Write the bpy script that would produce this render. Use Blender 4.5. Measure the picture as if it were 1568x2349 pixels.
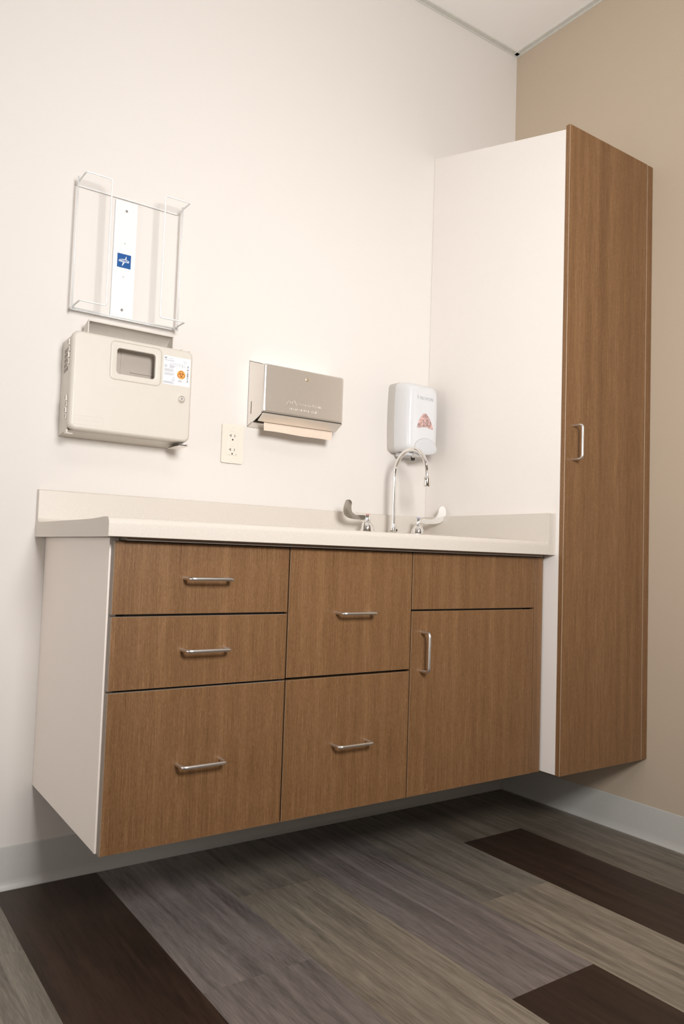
import bpy, bmesh, math, random
from mathutils import Vector, Matrix

for o in list(bpy.data.objects):
    bpy.data.objects.remove(o)
scene = bpy.context.scene
C = scene.collection
random.seed(4)

# ------------------------------------------------------------------ camera
cam_data = bpy.data.cameras.new('camera')
cam = bpy.data.objects.new('camera', cam_data)
C.objects.link(cam)
AR = Vector((0.819377, -0.572276, 0.033472))
AU = Vector((-0.059957, -0.027484, 0.997823))
AF = Vector((0.57011, 0.8196, 0.056832))
m = Matrix((AR, AU, -AF)).transposed().to_4x4()
m.translation = Vector((-0.42274, -2.02019, 0.8303))
cam.matrix_world = m
cam_data.sensor_fit = 'HORIZONTAL'
cam_data.sensor_width = 36.0
cam_data.lens = 1770.89 / 1568 * 36.0
cam_data.clip_start = 0.02
scene.camera = cam

# ------------------------------------------------------------------ world, lights, exposure
w = bpy.data.worlds.new('world')
scene.world = w
w.use_nodes = True
w.node_tree.nodes['Background'].inputs[0].default_value = (0.9, 0.93, 1.0, 1)
w.node_tree.nodes['Background'].inputs[1].default_value = 0.0

def area(name, loc, target, sx, sy, power, col, spread=180):
    l = bpy.data.lights.new(name, 'AREA')
    l.shape = 'RECTANGLE'
    l.size = sx
    l.size_y = sy
    l.energy = power
    l.color = col
    l.spread = math.radians(spread)
    o = bpy.data.objects.new(name, l)
    C.objects.link(o)
    o.location = loc
    d = Vector(target) - Vector(loc)
    o.rotation_euler = d.to_track_quat('-Z', 'Y').to_euler()
    return o
area('key_softbox_light', (0.05, -2.3, 1.5), (0.95, 0.0, 1.62), 0.45, 0.45, 27, (1.0, 0.995, 0.995), 130)
area('left_fill_light', (-2.1, -0.9, 1.0), (0.6, -0.2, 0.8), 1.2, 1.2, 16, (1.0, 0.99, 0.98))  # added fill lamp, brightens the faces turned left
area('rear_fill_light', (-0.3, -4.1, 1.6), (0.3, 0.0, 1.4), 2.4, 1.6, 9, (1.0, 0.99, 0.98))  # added broad fill behind the camera, flattens the light
area('ceiling_troffer_light', (0.1, -2.3, 2.74), (0.1, -2.3, 0), 1.2, 0.6, 10, (1.0, 0.99, 0.97))
scene.view_settings.view_transform = 'Standard'
scene.view_settings.look = 'None'
scene.view_settings.gamma = 1
scene.view_settings.use_curve_mapping = False
scene.view_settings.exposure = 0.06

# ------------------------------------------------------------------ materials
def new_mat(name):
    mt = bpy.data.materials.new(name)
    mt.use_nodes = True
    nt = mt.node_tree
    return mt, nt, nt.nodes['Principled BSDF']
def plain(name, col, rough=0.5, metal=0.0, spec=0.5, noise=0.03, scale=60, bump=0.0, coat=0.0):
    mt, nt, b = new_mat(name)
    b.inputs['Roughness'].default_value = rough
    b.inputs['Metallic'].default_value = metal
    b.inputs['Specular IOR Level'].default_value = spec
    b.inputs['Coat Weight'].default_value = coat
    tc = nt.nodes.new('ShaderNodeTexCoord')
    n = nt.nodes.new('ShaderNodeTexNoise')
    n.inputs['Scale'].default_value = scale
    n.inputs['Detail'].default_value = 4
    nt.links.new(tc.outputs['Object'], n.inputs['Vector'])
    r = nt.nodes.new('ShaderNodeValToRGB')
    r.color_ramp.elements[0].position = 0.3
    r.color_ramp.elements[1].position = 0.7
    r.color_ramp.elements[0].color = tuple(c * (1 - noise) for c in col) + (1,)
    r.color_ramp.elements[1].color = tuple(min(1, c * (1 + noise)) for c in col) + (1,)
    nt.links.new(n.outputs['Fac'], r.inputs['Fac'])
    nt.links.new(r.outputs['Color'], b.inputs['Base Color'])
    if bump:
        bp = nt.nodes.new('ShaderNodeBump')
        bp.inputs['Strength'].default_value = bump
        bp.inputs['Distance'].default_value = 0.001
        nt.links.new(n.outputs['Fac'], bp.inputs['Height'])
        nt.links.new(bp.outputs['Normal'], b.inputs['Normal'])
    return mt
def wood(name, dark, mid, light, axis=2):
    """fine straight-grained veneer, grain along the given axis"""
    mt, nt, b = new_mat(name)
    b.inputs['Roughness'].default_value = 0.42
    b.inputs['Specular IOR Level'].default_value = 0.35
    tc = nt.nodes.new('ShaderNodeTexCoord')
    def nz(sc, detail, rough=0.6):
        mp = nt.nodes.new('ShaderNodeMapping')
        mp.inputs['Scale'].default_value = sc
        nt.links.new(tc.outputs['Object'], mp.inputs['Vector'])
        n = nt.nodes.new('ShaderNodeTexNoise')
        n.inputs['Scale'].default_value = 1
        n.inputs['Detail'].default_value = detail
        n.inputs['Roughness'].default_value = rough
        nt.links.new(mp.outputs['Vector'], n.inputs['Vector'])
        return n.outputs['Fac']
    fine = nz((620, 620, 11), 3)
    fleck = nz((1000, 1000, 150), 2)
    broad = nz((34, 34, 0.7), 3)
    def mth(op, a, bb):
        q = nt.nodes.new('ShaderNodeMath')
        q.operation = op
        for i, v in enumerate((a, bb)):
            if isinstance(v, (int, float)):
                q.inputs[i].default_value = v
            else:
                nt.links.new(v, q.inputs[i])
        return q.outputs[0]
    s = mth('ADD', mth('ADD', mth('MULTIPLY', fine, 0.42), mth('MULTIPLY', broad, 0.26)), mth('MULTIPLY', fleck, 0.32))
    r = nt.nodes.new('ShaderNodeValToRGB')
    e = r.color_ramp.elements
    e[0].position = 0.35
    e[0].color = dark + (1,)
    e[1].position = 0.64
    e[1].color = light + (1,)
    q = e.new(0.5)
    q.color = mid + (1,)
    nt.links.new(s, r.inputs['Fac'])
    nt.links.new(r.outputs['Color'], b.inputs['Base Color'])
    bp = nt.nodes.new('ShaderNodeBump')
    bp.inputs['Strength'].default_value = 0.15
    bp.inputs['Distance'].default_value = 0.0004
    nt.links.new(fine, bp.inputs['Height'])
    nt.links.new(bp.outputs['Normal'], b.inputs['Normal'])
    return mt
def floor_mat():
    mt, nt, b = new_mat('vinyl_plank')
    b.inputs['Roughness'].default_value = 0.45
    b.inputs['Specular IOR Level'].default_value = 0.4
    at = nt.nodes.new('ShaderNodeAttribute')
    at.attribute_name = 'plank'
    sh = nt.nodes.new('ShaderNodeAttribute')
    sh.attribute_name = 'shift'
    tc = nt.nodes.new('ShaderNodeTexCoord')
    ad = nt.nodes.new('ShaderNodeVectorMath')
    ad.operation = 'MULTIPLY_ADD'
    nt.links.new(sh.outputs['Color'], ad.inputs[0])
    ad.inputs[1].default_value = (3.0, 17.0, 9.0)
    nt.links.new(tc.outputs['Object'], ad.inputs[2])
    def nz(sc, detail, dist=0.0):
        mp = nt.nodes.new('ShaderNodeMapping')
        mp.inputs['Scale'].default_value = sc
        nt.links.new(ad.outputs['Vector'], mp.inputs['Vector'])
        n = nt.nodes.new('ShaderNodeTexNoise')
        n.inputs['Scale'].default_value = 1
        n.inputs['Detail'].default_value = detail
        n.inputs['Distortion'].default_value = dist
        nt.links.new(mp.outputs['Vector'], n.inputs['Vector'])
        return n.outputs['Fac']
    g1 = nz((34, 2.2, 1), 6, 1.3)
    g2 = nz((420, 26, 1), 4)
    mx = nt.nodes.new('ShaderNodeMath')
    mx.operation = 'MULTIPLY_ADD'
    nt.links.new(g1, mx.inputs[0])
    mx.inputs[1].default_value = 0.62
    m2 = nt.nodes.new('ShaderNodeMath')
    m2.operation = 'MULTIPLY'
    nt.links.new(g2, m2.inputs[0])
    m2.inputs[1].default_value = 0.38
    nt.links.new(m2.outputs[0], mx.inputs[2])
    rp = nt.nodes.new('ShaderNodeMapRange')
    rp.inputs['From Min'].default_value = 0.33
    rp.inputs['From Max'].default_value = 0.67
    rp.inputs['To Min'].default_value = 0.55
    rp.inputs['To Max'].default_value = 1.5
    nt.links.new(mx.outputs[0], rp.inputs['Value'])
    vm = nt.nodes.new('ShaderNodeVectorMath')
    vm.operation = 'SCALE'
    nt.links.new(at.outputs['Color'], vm.inputs[0])
    nt.links.new(rp.outputs['Result'], vm.inputs['Scale'])
    nt.links.new(vm.outputs['Vector'], b.inputs['Base Color'])
    bp = nt.nodes.new('ShaderNodeBump')
    bp.inputs['Strength'].default_value = 0.2
    bp.inputs['Distance'].default_value = 0.0004
    nt.links.new(g2, bp.inputs['Height'])
    nt.links.new(bp.outputs['Normal'], b.inputs['Normal'])
    return mt

M = {}
M['wall_cream'] = plain('cream_wall_paint', (0.695, 0.652, 0.610), 0.75, noise=0.006, scale=250, bump=0.06)
M['wall_tan'] = plain('tan_wall_paint', (0.50, 0.405, 0.305), 0.75, noise=0.012, scale=250, bump=0.06)
M['ceiling'] = plain('ceiling_tile', (0.88, 0.85, 0.82), 0.9, noise=0.01, scale=300)
M['ceiling_trim'] = plain('ceiling_angle_paint', (0.60, 0.585, 0.53), 0.5)
M['base'] = plain('vinyl_cove_base', (0.50, 0.488, 0.455), 0.35, noise=0.01)
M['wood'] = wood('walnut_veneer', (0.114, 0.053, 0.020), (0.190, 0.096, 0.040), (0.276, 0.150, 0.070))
M['edge'] = plain('veneer_edge_line', (0.36, 0.26, 0.175), 0.5)
M['drawer_edge'] = plain('greige_edge_band', (0.24, 0.19, 0.15), 0.5)
M['melamine'] = plain('white_melamine', (0.78, 0.73, 0.685), 0.35, noise=0.005)
M['shaded_carcass'] = plain('gap_shade_board', (0.085, 0.072, 0.06), 0.6)  # pale board coloured dark to paint in the shade between fronts
M['end_panel'] = plain('white_end_panel', (0.82, 0.735, 0.67), 0.4, noise=0.005)
M['counter'] = plain('speckled_laminate', (0.62, 0.565, 0.50), 0.35, noise=0.07, scale=700)
M['satin'] = plain('satin_nickel', (0.78, 0.76, 0.74), 0.32, metal=1.0, noise=0.01)
M['chrome'] = plain('polished_chrome', (0.86, 0.85, 0.83), 0.06, metal=1.0, noise=0.0)
M['steel'] = plain('brushed_stainless', (0.80, 0.765, 0.72), 0.38, metal=1.0, noise=0.015, scale=200)
M['brass'] = plain('key_lock_brass', (0.85, 0.74, 0.55), 0.2, metal=1.0)
M['white_wire'] = plain('white_coated_wire', (0.74, 0.74, 0.73), 0.3, noise=0.0)
M['white_plate'] = plain('white_painted_plate', (0.72, 0.735, 0.74), 0.4, noise=0.0)
M['beige'] = plain('beige_plastic', (0.61, 0.565, 0.50), 0.38, noise=0.008)
M['beige_in'] = plain('beige_plastic_inner', (0.62, 0.57, 0.52), 0.45, noise=0.01)
M['ivory'] = plain('ivory_plastic', (0.74, 0.69, 0.60), 0.3, noise=0.0)
M['soap_white'] = plain('white_gloss_plastic', (0.64, 0.635, 0.64), 0.22, noise=0.0, coat=0.3)
M['soap_grey'] = plain('grey_dispenser_plastic', (0.50, 0.47, 0.43), 0.35, noise=0.0)
M['push_grey'] = plain('pale_grey_push_bar', (0.58, 0.58, 0.59), 0.4, noise=0.0)
M['vent'] = plain('vent_recess', (0.26, 0.225, 0.19), 0.6)
M['dark'] = plain('dark_slot', (0.03, 0.025, 0.02), 0.6)
M['dark_gap'] = plain('dark_cabinet_interior', (0.06, 0.05, 0.045), 0.7)
M['paper'] = plain('kraft_towel_paper', (0.68, 0.555, 0.45), 0.85, noise=0.04, scale=150, bump=0.2)
M['label_white'] = plain('white_sticker', (0.78, 0.78, 0.79), 0.4, noise=0.0)
M['ink_grey'] = plain('grey_print', (0.30, 0.30, 0.33), 0.5, noise=0.0)
M['ink_dark'] = plain('dark_print', (0.10, 0.09, 0.11), 0.5, noise=0.0)
M['orange'] = plain('orange_print', (0.90, 0.36, 0.06), 0.45, noise=0.0)
M['symbol'] = plain('maroon_print', (0.15, 0.02, 0.03), 0.45, noise=0.0)
M['blue'] = plain('blue_print', (0.004, 0.075, 0.27), 0.35, noise=0.0)
M['ink_white'] = plain('white_print', (0.85, 0.87, 0.9), 0.4, noise=0.0)
M['red'] = plain('red_button', (0.75, 0.08, 0.06), 0.3, noise=0.0)
M['blue_btn'] = plain('blue_button', (0.05, 0.16, 0.6), 0.3, noise=0.0)
M['print_silver'] = plain('silver_print', (0.42, 0.44, 0.45), 0.4, noise=0.0)
M['floor'] = floor_mat()
def soap_bag():
    mt, nt, b = new_mat('pink_soap_bag')
    tc = nt.nodes.new('ShaderNodeTexCoord')
    n = nt.nodes.new('ShaderNodeTexNoise')
    n.inputs['Scale'].default_value = 55
    n.inputs['Distortion'].default_value = 1.5
    nt.links.new(tc.outputs['Object'], n.inputs['Vector'])
    r = nt.nodes.new('ShaderNodeValToRGB')
    e = r.color_ramp.elements
    e[0].position = 0.38
    e[0].color = (0.30, 0.17, 0.15, 1)
    e[1].position = 0.66
    e[1].color = (0.72, 0.42, 0.36, 1)
    q = e.new(0.52)
    q.color = (0.42, 0.29, 0.27, 1)
    nt.links.new(n.outputs['Fac'], r.inputs['Fac'])
    nt.links.new(r.outputs['Color'], b.inputs['Base Color'])
    b.inputs['Roughness'].default_value = 0.12
    bp = nt.nodes.new('ShaderNodeBump')
    bp.inputs['Strength'].default_value = 0.8
    bp.inputs['Distance'].default_value = 0.004
    nt.links.new(n.outputs['Fac'], bp.inputs['Height'])
    nt.links.new(bp.outputs['Normal'], b.inputs['Normal'])
    return mt
M['bag'] = soap_bag()

# ------------------------------------------------------------------ mesh helpers (all coordinates in metres, room space)
def obj(name, bm, mats, parent=None, smooth=False, origin=None):
    """links one bmesh as one object; vertices are given in room space"""
    me = bpy.data.meshes.new(name)
    off = Vector(origin) if origin is not None else Vector((0, 0, 0))
    if parent is not None:
        p = parent
        off = Vector((0, 0, 0))
        while p is not None:
            off += p.location
            p = p.parent
    bmesh.ops.translate(bm, verts=bm.verts, vec=-off)
    bmesh.ops.recalc_face_normals(bm, faces=bm.faces)
    bm.to_mesh(me)
    bm.free()
    for mm in (mats if isinstance(mats, (list, tuple)) else [mats]):
        me.materials.append(mm)
    if smooth:
        for p in me.polygons:
            p.use_smooth = len(p.vertices) < 9
        try:
            me.set_sharp_from_angle(angle=math.radians(35))
        except Exception:
            pass
        for p in me.polygons:
            if len(p.vertices) > 8:
                p.use_smooth = False
    o = bpy.data.objects.new(name, me)
    C.objects.link(o)
    if parent is not None:
        o.parent = parent
    elif origin is not None:
        o.location = origin
    return o
def thing(name, label, cat, loc, group=None):
    o = bpy.data.objects.new(name, None)
    C.objects.link(o)
    o.empty_display_size = 0.05
    o.location = loc
    o['label'] = label
    o['category'] = cat
    if group:
        o['group'] = group
    return o
def struct(name, bm, mats, smooth=False):
    o = obj(name, bm, mats, None, smooth)
    o['kind'] = 'structure'
    return o
def B():
    return bmesh.new()
def add_box(bm, x0, x1, y0, y1, z0, z1, bev=0.0, seg=2, mi=0):
    r = bmesh.ops.create_cube(bm, size=1)
    vs = r['verts']
    for v in vs:
        v.co = Vector(((x0 + x1) / 2 + v.co.x * (x1 - x0), (y0 + y1) / 2 + v.co.y * (y1 - y0), (z0 + z1) / 2 + v.co.z * (z1 - z0)))
    fs = set(f for v in vs for f in v.link_faces)
    for f in fs:
        f.material_index = mi
    if bev:
        es = set(e for v in vs for e in v.link_edges)
        bmesh.ops.bevel(bm, geom=list(es), offset=bev, segments=seg, profile=0.5, affect='EDGES')
    return bm
def add_prism(bm, pts, a0, a1, axis, bev=0.0, mi=0, seg=2):
    """closed 2-D outline extruded along axis 'x' (pts are y,z), 'y' (x,z) or 'z' (x,y)"""
    def P(p, a):
        return {'x': (a, p[0], p[1]), 'y': (p[0], a, p[1]), 'z': (p[0], p[1], a)}[axis]
    v0 = [bm.verts.new(P(p, a0)) for p in pts]
    v1 = [bm.verts.new(P(p, a1)) for p in pts]
    f = [bm.faces.new(v0), bm.faces.new(list(reversed(v1)))]
    n = len(pts)
    sides = []
    for i in range(n):
        sides.append(bm.faces.new((v0[i], v1[i], v1[(i + 1) % n], v0[(i + 1) % n])))
    for q in f + sides:
        q.material_index = mi
    if bev:
        es = list(f[0].edges) + list(f[1].edges)
        bmesh.ops.bevel(bm, geom=es, offset=bev, segments=seg, profile=0.5, affect='EDGES')
    return bm
def rrect(x0, x1, z0, z1, r, n=6):
    if isinstance(r, (int, float)):
        r = (r, r, r, r)
    out = []
    for (cx, cz, a0, rr) in ((x1 - r[0], z1 - r[0], 0, r[0]), (x0 + r[1], z1 - r[1], 90, r[1]), (x0 + r[2], z0 + r[2], 180, r[2]), (x1 - r[3], z0 + r[3], 270, r[3])):
        for k in range(n + 1):
            a = math.radians(a0 + 90 * k / n)
            out.append((cx + rr * math.cos(a), cz + rr * math.sin(a)))
    return out
def fillet(pts, r, n=6):
    out = [Vector(pts[0])]
    for i in range(1, len(pts) - 1):
        p, a, b = Vector(pts[i]), Vector(pts[i - 1]), Vector(pts[i + 1])
        da, db = (a - p), (b - p)
        rr = min(r, da.length * 0.49, db.length * 0.49)
        da.normalize()
        db.normalize()
        s, e = p + da * rr, p + db * rr
        for k in range(n + 1):
            t = k / n
            out.append(s * (1 - t) ** 2 + p * 2 * t * (1 - t) + e * t * t)
    out.append(Vector(pts[-1]))
    return out
def add_tube(bm, pts, rad, seg=12, closed=False, caps=True):
    pts = [Vector(p) for p in pts]
    n = len(pts)
    rads = rad if isinstance(rad, (list, tuple)) else [rad] * n
    rings = []
    nrm = None
    for i in range(n):
        if closed:
            t = (pts[(i + 1) % n] - pts[i - 1]).normalized()
        elif i == 0:
            t = (pts[1] - pts[0]).normalized()
        elif i == n - 1:
            t = (pts[-1] - pts[-2]).normalized()
        else:
            t = ((pts[i + 1] - pts[i]).normalized() + (pts[i] - pts[i - 1]).normalized()).normalized()
        if nrm is None:
            ref = Vector((0, 0, 1)) if abs(t.z) < 0.9 else Vector((1, 0, 0))
            nrm = t.cross(ref).normalized()
        else:
            nrm = (nrm - t * nrm.dot(t)).normalized()
        bn = t.cross(nrm)
        rings.append([bm.verts.new(pts[i] + (nrm * math.cos(2 * math.pi * k / seg) + bn * math.sin(2 * math.pi * k / seg)) * rads[i]) for k in range(seg)])
    for i in range(n if closed else n - 1):
        a, b = rings[i], rings[(i + 1) % n]
        for k in range(seg):
            bm.faces.new((a[k], a[(k + 1) % seg], b[(k + 1) % seg], b[k]))
    if caps and not closed:
        bm.faces.new(list(reversed(rings[0])))
        bm.faces.new(rings[-1])
    return bm
def add_lathe(bm, prof, origin, axis='z', seg=28):
    """prof: (radius, height) list, revolved about an axis through origin ('z' up or 'y' towards the room, -y)"""
    o = Vector(origin)
    rings = []
    for r, h in prof:
        ring = []
        for k in range(seg):
            a = 2 * math.pi * k / seg
            if axis == 'z':
                c = Vector((r * math.cos(a), r * math.sin(a), h))
            else:
                c = Vector((r * math.cos(a), -h, r * math.sin(a)))
            ring.append(bm.verts.new(o + c))
        rings.append(ring)
    for a, b in zip(rings, rings[1:]):
        for k in range(seg):
            bm.faces.new((a[k], a[(k + 1) % seg], b[(k + 1) % seg], b[k]))
    bm.faces.new(list(reversed(rings[0])))
    bm.faces.new(rings[-1])
    return bm
def add_disc(bm, cx, y, cz, r, th=0.0003, seg=32):
    return add_lathe(bm, [(r, 0), (r, th)], (cx, y, cz), 'y', seg)
def add_ring(bm, cx, y, cz, r0, r1, th=0.0003, a0=0, a1=360, seg=36):
    """flat annulus sector standing in the wall plane"""
    full = abs(a1 - a0) >= 360
    n = seg
    q = []
    for k in range(n + (0 if full else 1)):
        a = math.radians(a0 + (a1 - a0) * k / n)
        c, s = math.cos(a), math.sin(a)
        q.append([bm.verts.new((cx + r * c, yy, cz + r * s)) for r, yy in ((r0, y), (r1, y), (r1, y - th), (r0, y - th))])
    m_ = len(q)
    for k in range(m_ if full else m_ - 1):
        a, b = q[k], q[(k + 1) % m_]
        for j in range(4):
            bm.faces.new((a[j], a[(j + 1) % 4], b[(j + 1) % 4], b[j]))
    if not full:
        bm.faces.new(q[0])
        bm.faces.new(list(reversed(q[-1])))
    return bm
def add_text(bm, body, x, y, z, height, width=None, shear=0.0, extrude=0.0002, bold=0.0, face='-y'):
    """lettering standing in a plane facing the room; (x, z) is its lower left corner"""
    cu = bpy.data.curves.new('lettering', 'FONT')
    cu.body = body
    cu.size = 1.0
    cu.extrude = 0.0
    cu.offset = bold
    cu.shear = shear
    cu.resolution_u = 3
    to = bpy.data.objects.new('lettering', cu)
    C.objects.link(to)
    bpy.context.view_layer.update()
    dg = bpy.context.evaluated_depsgraph_get()
    me = to.evaluated_get(dg).to_mesh()
    co = [v.co.copy() for v in me.vertices]
    fs = [tuple(p.vertices) for p in me.polygons]
    to.evaluated_get(dg).to_mesh_clear()
    bpy.data.objects.remove(to)
    bpy.data.curves.remove(cu)
    if not co:
        return bm
    x0, x1 = min(c.x for c in co), max(c.x for c in co)
    y0, y1 = min(c.y for c in co), max(c.y for c in co)
    sy = height / (y1 - y0)
    sx = (width / (x1 - x0)) if width else sy
    vs = [bm.verts.new((x + (c.x - x0) * sx, y, z + (c.y - y0) * sy)) for c in co]
    faces = []
    for f in fs:
        try:
            faces.append(bm.faces.new([vs[i] for i in f]))
        except ValueError:
            pass
    r = bmesh.ops.extrude_face_region(bm, geom=faces)
    bmesh.ops.translate(bm, verts=[g for g in r['geom'] if isinstance(g, bmesh.types.BMVert)], vec=(0, -extrude, 0))
    return bm

# ------------------------------------------------------------------ dimensions
XW = 1.7373           # right wall
XL = -2.2             # left wall
YF = -4.2             # wall behind the camera
ZC = 2.7894           # ceiling
XT = 1.3318           # side of the tall cabinet
ZB = 0.2404           # underside of the hung cabinets
ZCB, ZCT = 0.8526, 0.8915
YCAB = -0.5294        # drawer fronts
YT, YTD = -0.5781, -0.5935

# ------------------------------------------------------------------ room shell
struct('wall_back', add_box(B(), XL - 0.1, XW + 0.1, 0, 0.1, -0.1, ZC + 0.1), M['wall_cream'])
struct('wall_right', add_box(B(), XW, XW + 0.1, YF - 0.1, 0, -0.1, ZC + 0.1), M['wall_tan'])
struct('wall_left', add_box(B(), XL - 0.1, XL, YF - 0.1, 0, -0.1, ZC + 0.1), M['wall_cream'])
struct('wall_front', add_box(B(), XL, XW, YF - 0.1, YF, -0.1, ZC + 0.1), M['wall_tan'])
struct('ceiling', add_box(B(), XL, XW, YF, 0, ZC + 0.004, ZC + 0.1), M['ceiling'])
tb = [(0, ZC - 0.008), (-0.0022, ZC - 0.008), (-0.0022, ZC - 0.001), (-0.0170, ZC - 0.001), (-0.0170, ZC + 0.004), (0, ZC + 0.004)]
struct('trim_1', add_prism(B(), tb, XL, XW, 'x'), M['ceiling_trim'])
tr = [(XW + p[0], p[1]) for p in tb]
struct('trim_2', add_prism(B(), tr, YF, -0.0022, 'y'), M['ceiling_trim'])
cove = [(0, 0), (-0.013, 0), (-0.013, 0.002), (-0.0095, 0.006), (-0.006, 0.013), (-0.0038, 0.024), (-0.0033, 0.096), (-0.0022, 0.1008), (0, 0.1023)]
struct('baseboard_back', add_prism(B(), cove, XL, XW - 0.013, 'x'), M['base'], True)
struct('baseboard_right', add_prism(B(), [(XW + p[0], p[1]) for p in cove], YF, 0.0, 'y'), M['base'], True)

# floor of broad vinyl planks running away from the cabinet wall
DK, GP, WT, GG, BR = (0.036, 0.021, 0.014), (0.182, 0.155, 0.142), (0.232, 0.198, 0.154), (0.188, 0.165, 0.134), (0.155, 0.130, 0.100)
cols = {-1: [(0.02, -0.32, GG), (-0.32, -1.54, GG), (-1.54, YF, WT)],
        0: [(0.02, -1.30, DK), (-1.30, YF, GG)],
        1: [(0.02, -0.655, GP), (-0.655, -1.87, GP), (-1.87, YF, WT)],
        2: [(0.02, -0.328, GG), (-0.328, -1.54, WT), (-1.54, YF, GP)],
        3: [(0.02, -0.976, GP), (-0.976, -2.2, DK), (-2.2, YF, GG)],
        4: [(0.02, -0.650, GG), (-0.650, -1.87, WT), (-1.87, YF, GG)],
        5: [(0.02, -0.335, BR), (-0.335, -1.54, DK), (-1.54, YF, WT)],
        6: [(0.02, -1.2, BR), (-1.2, YF, GP)],
        7: [(0.02, -0.7, GG), (-0.7, YF, WT)]}
PW = 0.2448
bm = B()
lay = bm.loops.layers.float_color.new('plank')
lay2 = bm.loops.layers.float_color.new('shift')
rng = random.Random(11)
def plank(x0, x1, y0, y1, c):
    f = bm.faces.new([bm.verts.new(p) for p in ((x0, y1, 0), (x1, y1, 0), (x1, y0, 0), (x0, y0, 0))])
    s = (rng.random(), rng.random(), rng.random(), 1)
    for l in f.loops:
        l[lay] = tuple(c) + (1,)
        l[lay2] = s
for k in range(-9, 8):
    x0, x1 = max(XL, k * PW), min(XW, (k + 1) * PW)
    if x1 <= x0:
        continue
    rows = cols.get(k)
    if rows is None:
        ys = [0.0, -0.4 - 0.33 * ((k * 7) % 3), -1.9 - 0.33 * ((k * 5) % 3), YF]
        rows = [(ys[i], ys[i + 1], [GP, WT, GG, DK][(k * 3 + i) % 4]) for i in range(3)]
    for (a, b_, c) in rows:
        j = 1 + 0.08 * (rng.random() - 0.5)
        plank(x0, x1, min(a, 0.0), b_, [q * j for q in c])
for f in bm.faces:
    f.normal_update()
flo = obj('floor', bm, M['floor'])
flo['kind'] = 'structure'

# ------------------------------------------------------------------ hung base cabinets
def front(name, x0, x1, z0, z1, parent, y=YCAB, th=0.0190, side='drawer_edge', e=0.0004):
    """veneered slab front with a thin paler edge line"""
    bm = B()
    o = [bm.verts.new(p) for p in ((x0, y + e, z0), (x1, y + e, z0), (x1, y + e, z1), (x0, y + e, z1))]
    i = [bm.verts.new(p) for p in ((x0 + e, y, z0 + e), (x1 - e, y, z0 + e), (x1 - e, y, z1 - e), (x0 + e, y, z1 - e))]
    k = [bm.verts.new(p) for p in ((x0, y + th, z0), (x1, y + th, z0), (x1, y + th, z1), (x0, y + th, z1))]
    bm.faces.new(i)
    bm.faces.new(k)
    for a in range(4):
        b_ = (a + 1) % 4
        f = bm.faces.new((o[a], o[b_], i[b_], i[a]))
        f.material_index = 1
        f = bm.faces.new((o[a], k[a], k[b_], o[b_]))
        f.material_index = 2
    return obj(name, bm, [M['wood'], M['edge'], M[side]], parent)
def pull(parent, cx, cz, vertical=False, y=YCAB, span=0.0965):
    h = span / 2
    d = 0.033
    if vertical:
        pts = [(cx, y, cz - h), (cx, y - d, cz - h), (cx, y - d, cz + h), (cx, y, cz + h)]
    else:
        pts = [(cx - h, y, cz), (cx - h, y - d, cz), (cx + h, y - d, cz), (cx + h, y, cz)]
    bm = B()
    add_tube(bm, fillet(pts, 0.011, 8), 0.0040, 14)
    return obj('handle', bm, M['satin'], parent, True)
YC0 = -0.5005   # front edge of the carcasses
def carcass(x0, x1, parent, z0=ZB + 0.001, z1=0.8515, open_top=False):
    t = 0.017
    bm = B()
    add_box(bm, x0, x0 + t, YC0, -0.004, z0, z1)
    add_box(bm, x1 - t, x1, YC0, -0.004, z0, z1)
    add_box(bm, x0 + t, x1 - t, YC0, -0.004, z0, z0 + t)
    if not open_top:
        add_box(bm, x0 + t, x1 - t, YC0, -0.004, z1 - t, z1)
    add_box(bm, x0 + t, x1 - t, -0.014, -0.004, z0 + t, z1 - t)
    return obj('carcass', bm, M['shaded_carcass'], parent)
def rails(x0, x1, zs, parent):
    for z in zs:
        bm = B()
        add_box(bm, x0 + 0.017, x1 - 0.017, YC0, YC0 + 0.05, z - 0.009, z + 0.009)
        obj('rail', bm, M['drawer_edge'], parent)

g = 'wall-hung base cabinets under the countertop'
# left unit: three drawers
cab = thing('drawer_cabinet', 'wall-hung walnut cabinet with three stacked drawers and a white end panel, leftmost under the counter', 'cabinet', (0.276, -0.26, ZB), g)
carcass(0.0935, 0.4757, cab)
bm = B()
add_prism(bm, [(0.0738, -0.5085), (0.0925, -0.5085), (0.0925, -0.001), (0.0784, -0.001)], ZB, 0.8520, 'z', 0.0006, seg=1)
obj('end_panel', bm, M['end_panel'], cab)['label'] = 'plain white end panel'
rails(0.093, 0.4757, (0.6985, 0.551), cab)
for z0, z1, hz in ((0.7015, 0.8450, 0.7735), (0.5535, 0.6965, 0.6275), (ZB, 0.5490, 0.3965)):
    d = front('drawer', 0.0776, 0.4740, z0, z1, cab)
    pull(d, 0.2745, hz)
# middle unit: two drawers
cab = thing('drawer_cabinet', 'wall-hung walnut cabinet with two tall drawers, between the three-drawer unit and the sink cabinet', 'cabinet', (0.656, -0.26, ZB), g)
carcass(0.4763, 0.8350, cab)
rails(0.4763, 0.8350, (0.552,), cab)
for z0, z1, hz in ((0.5550, 0.8450, 0.6975), (ZB, 0.5490, 0.3945)):
    d = front('drawer', 0.4780, 0.8340, z0, z1, cab, side='wood')  # wood sides instead of greige paint in the shade of the gap
    pull(d, 0.6560, hz)
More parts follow.
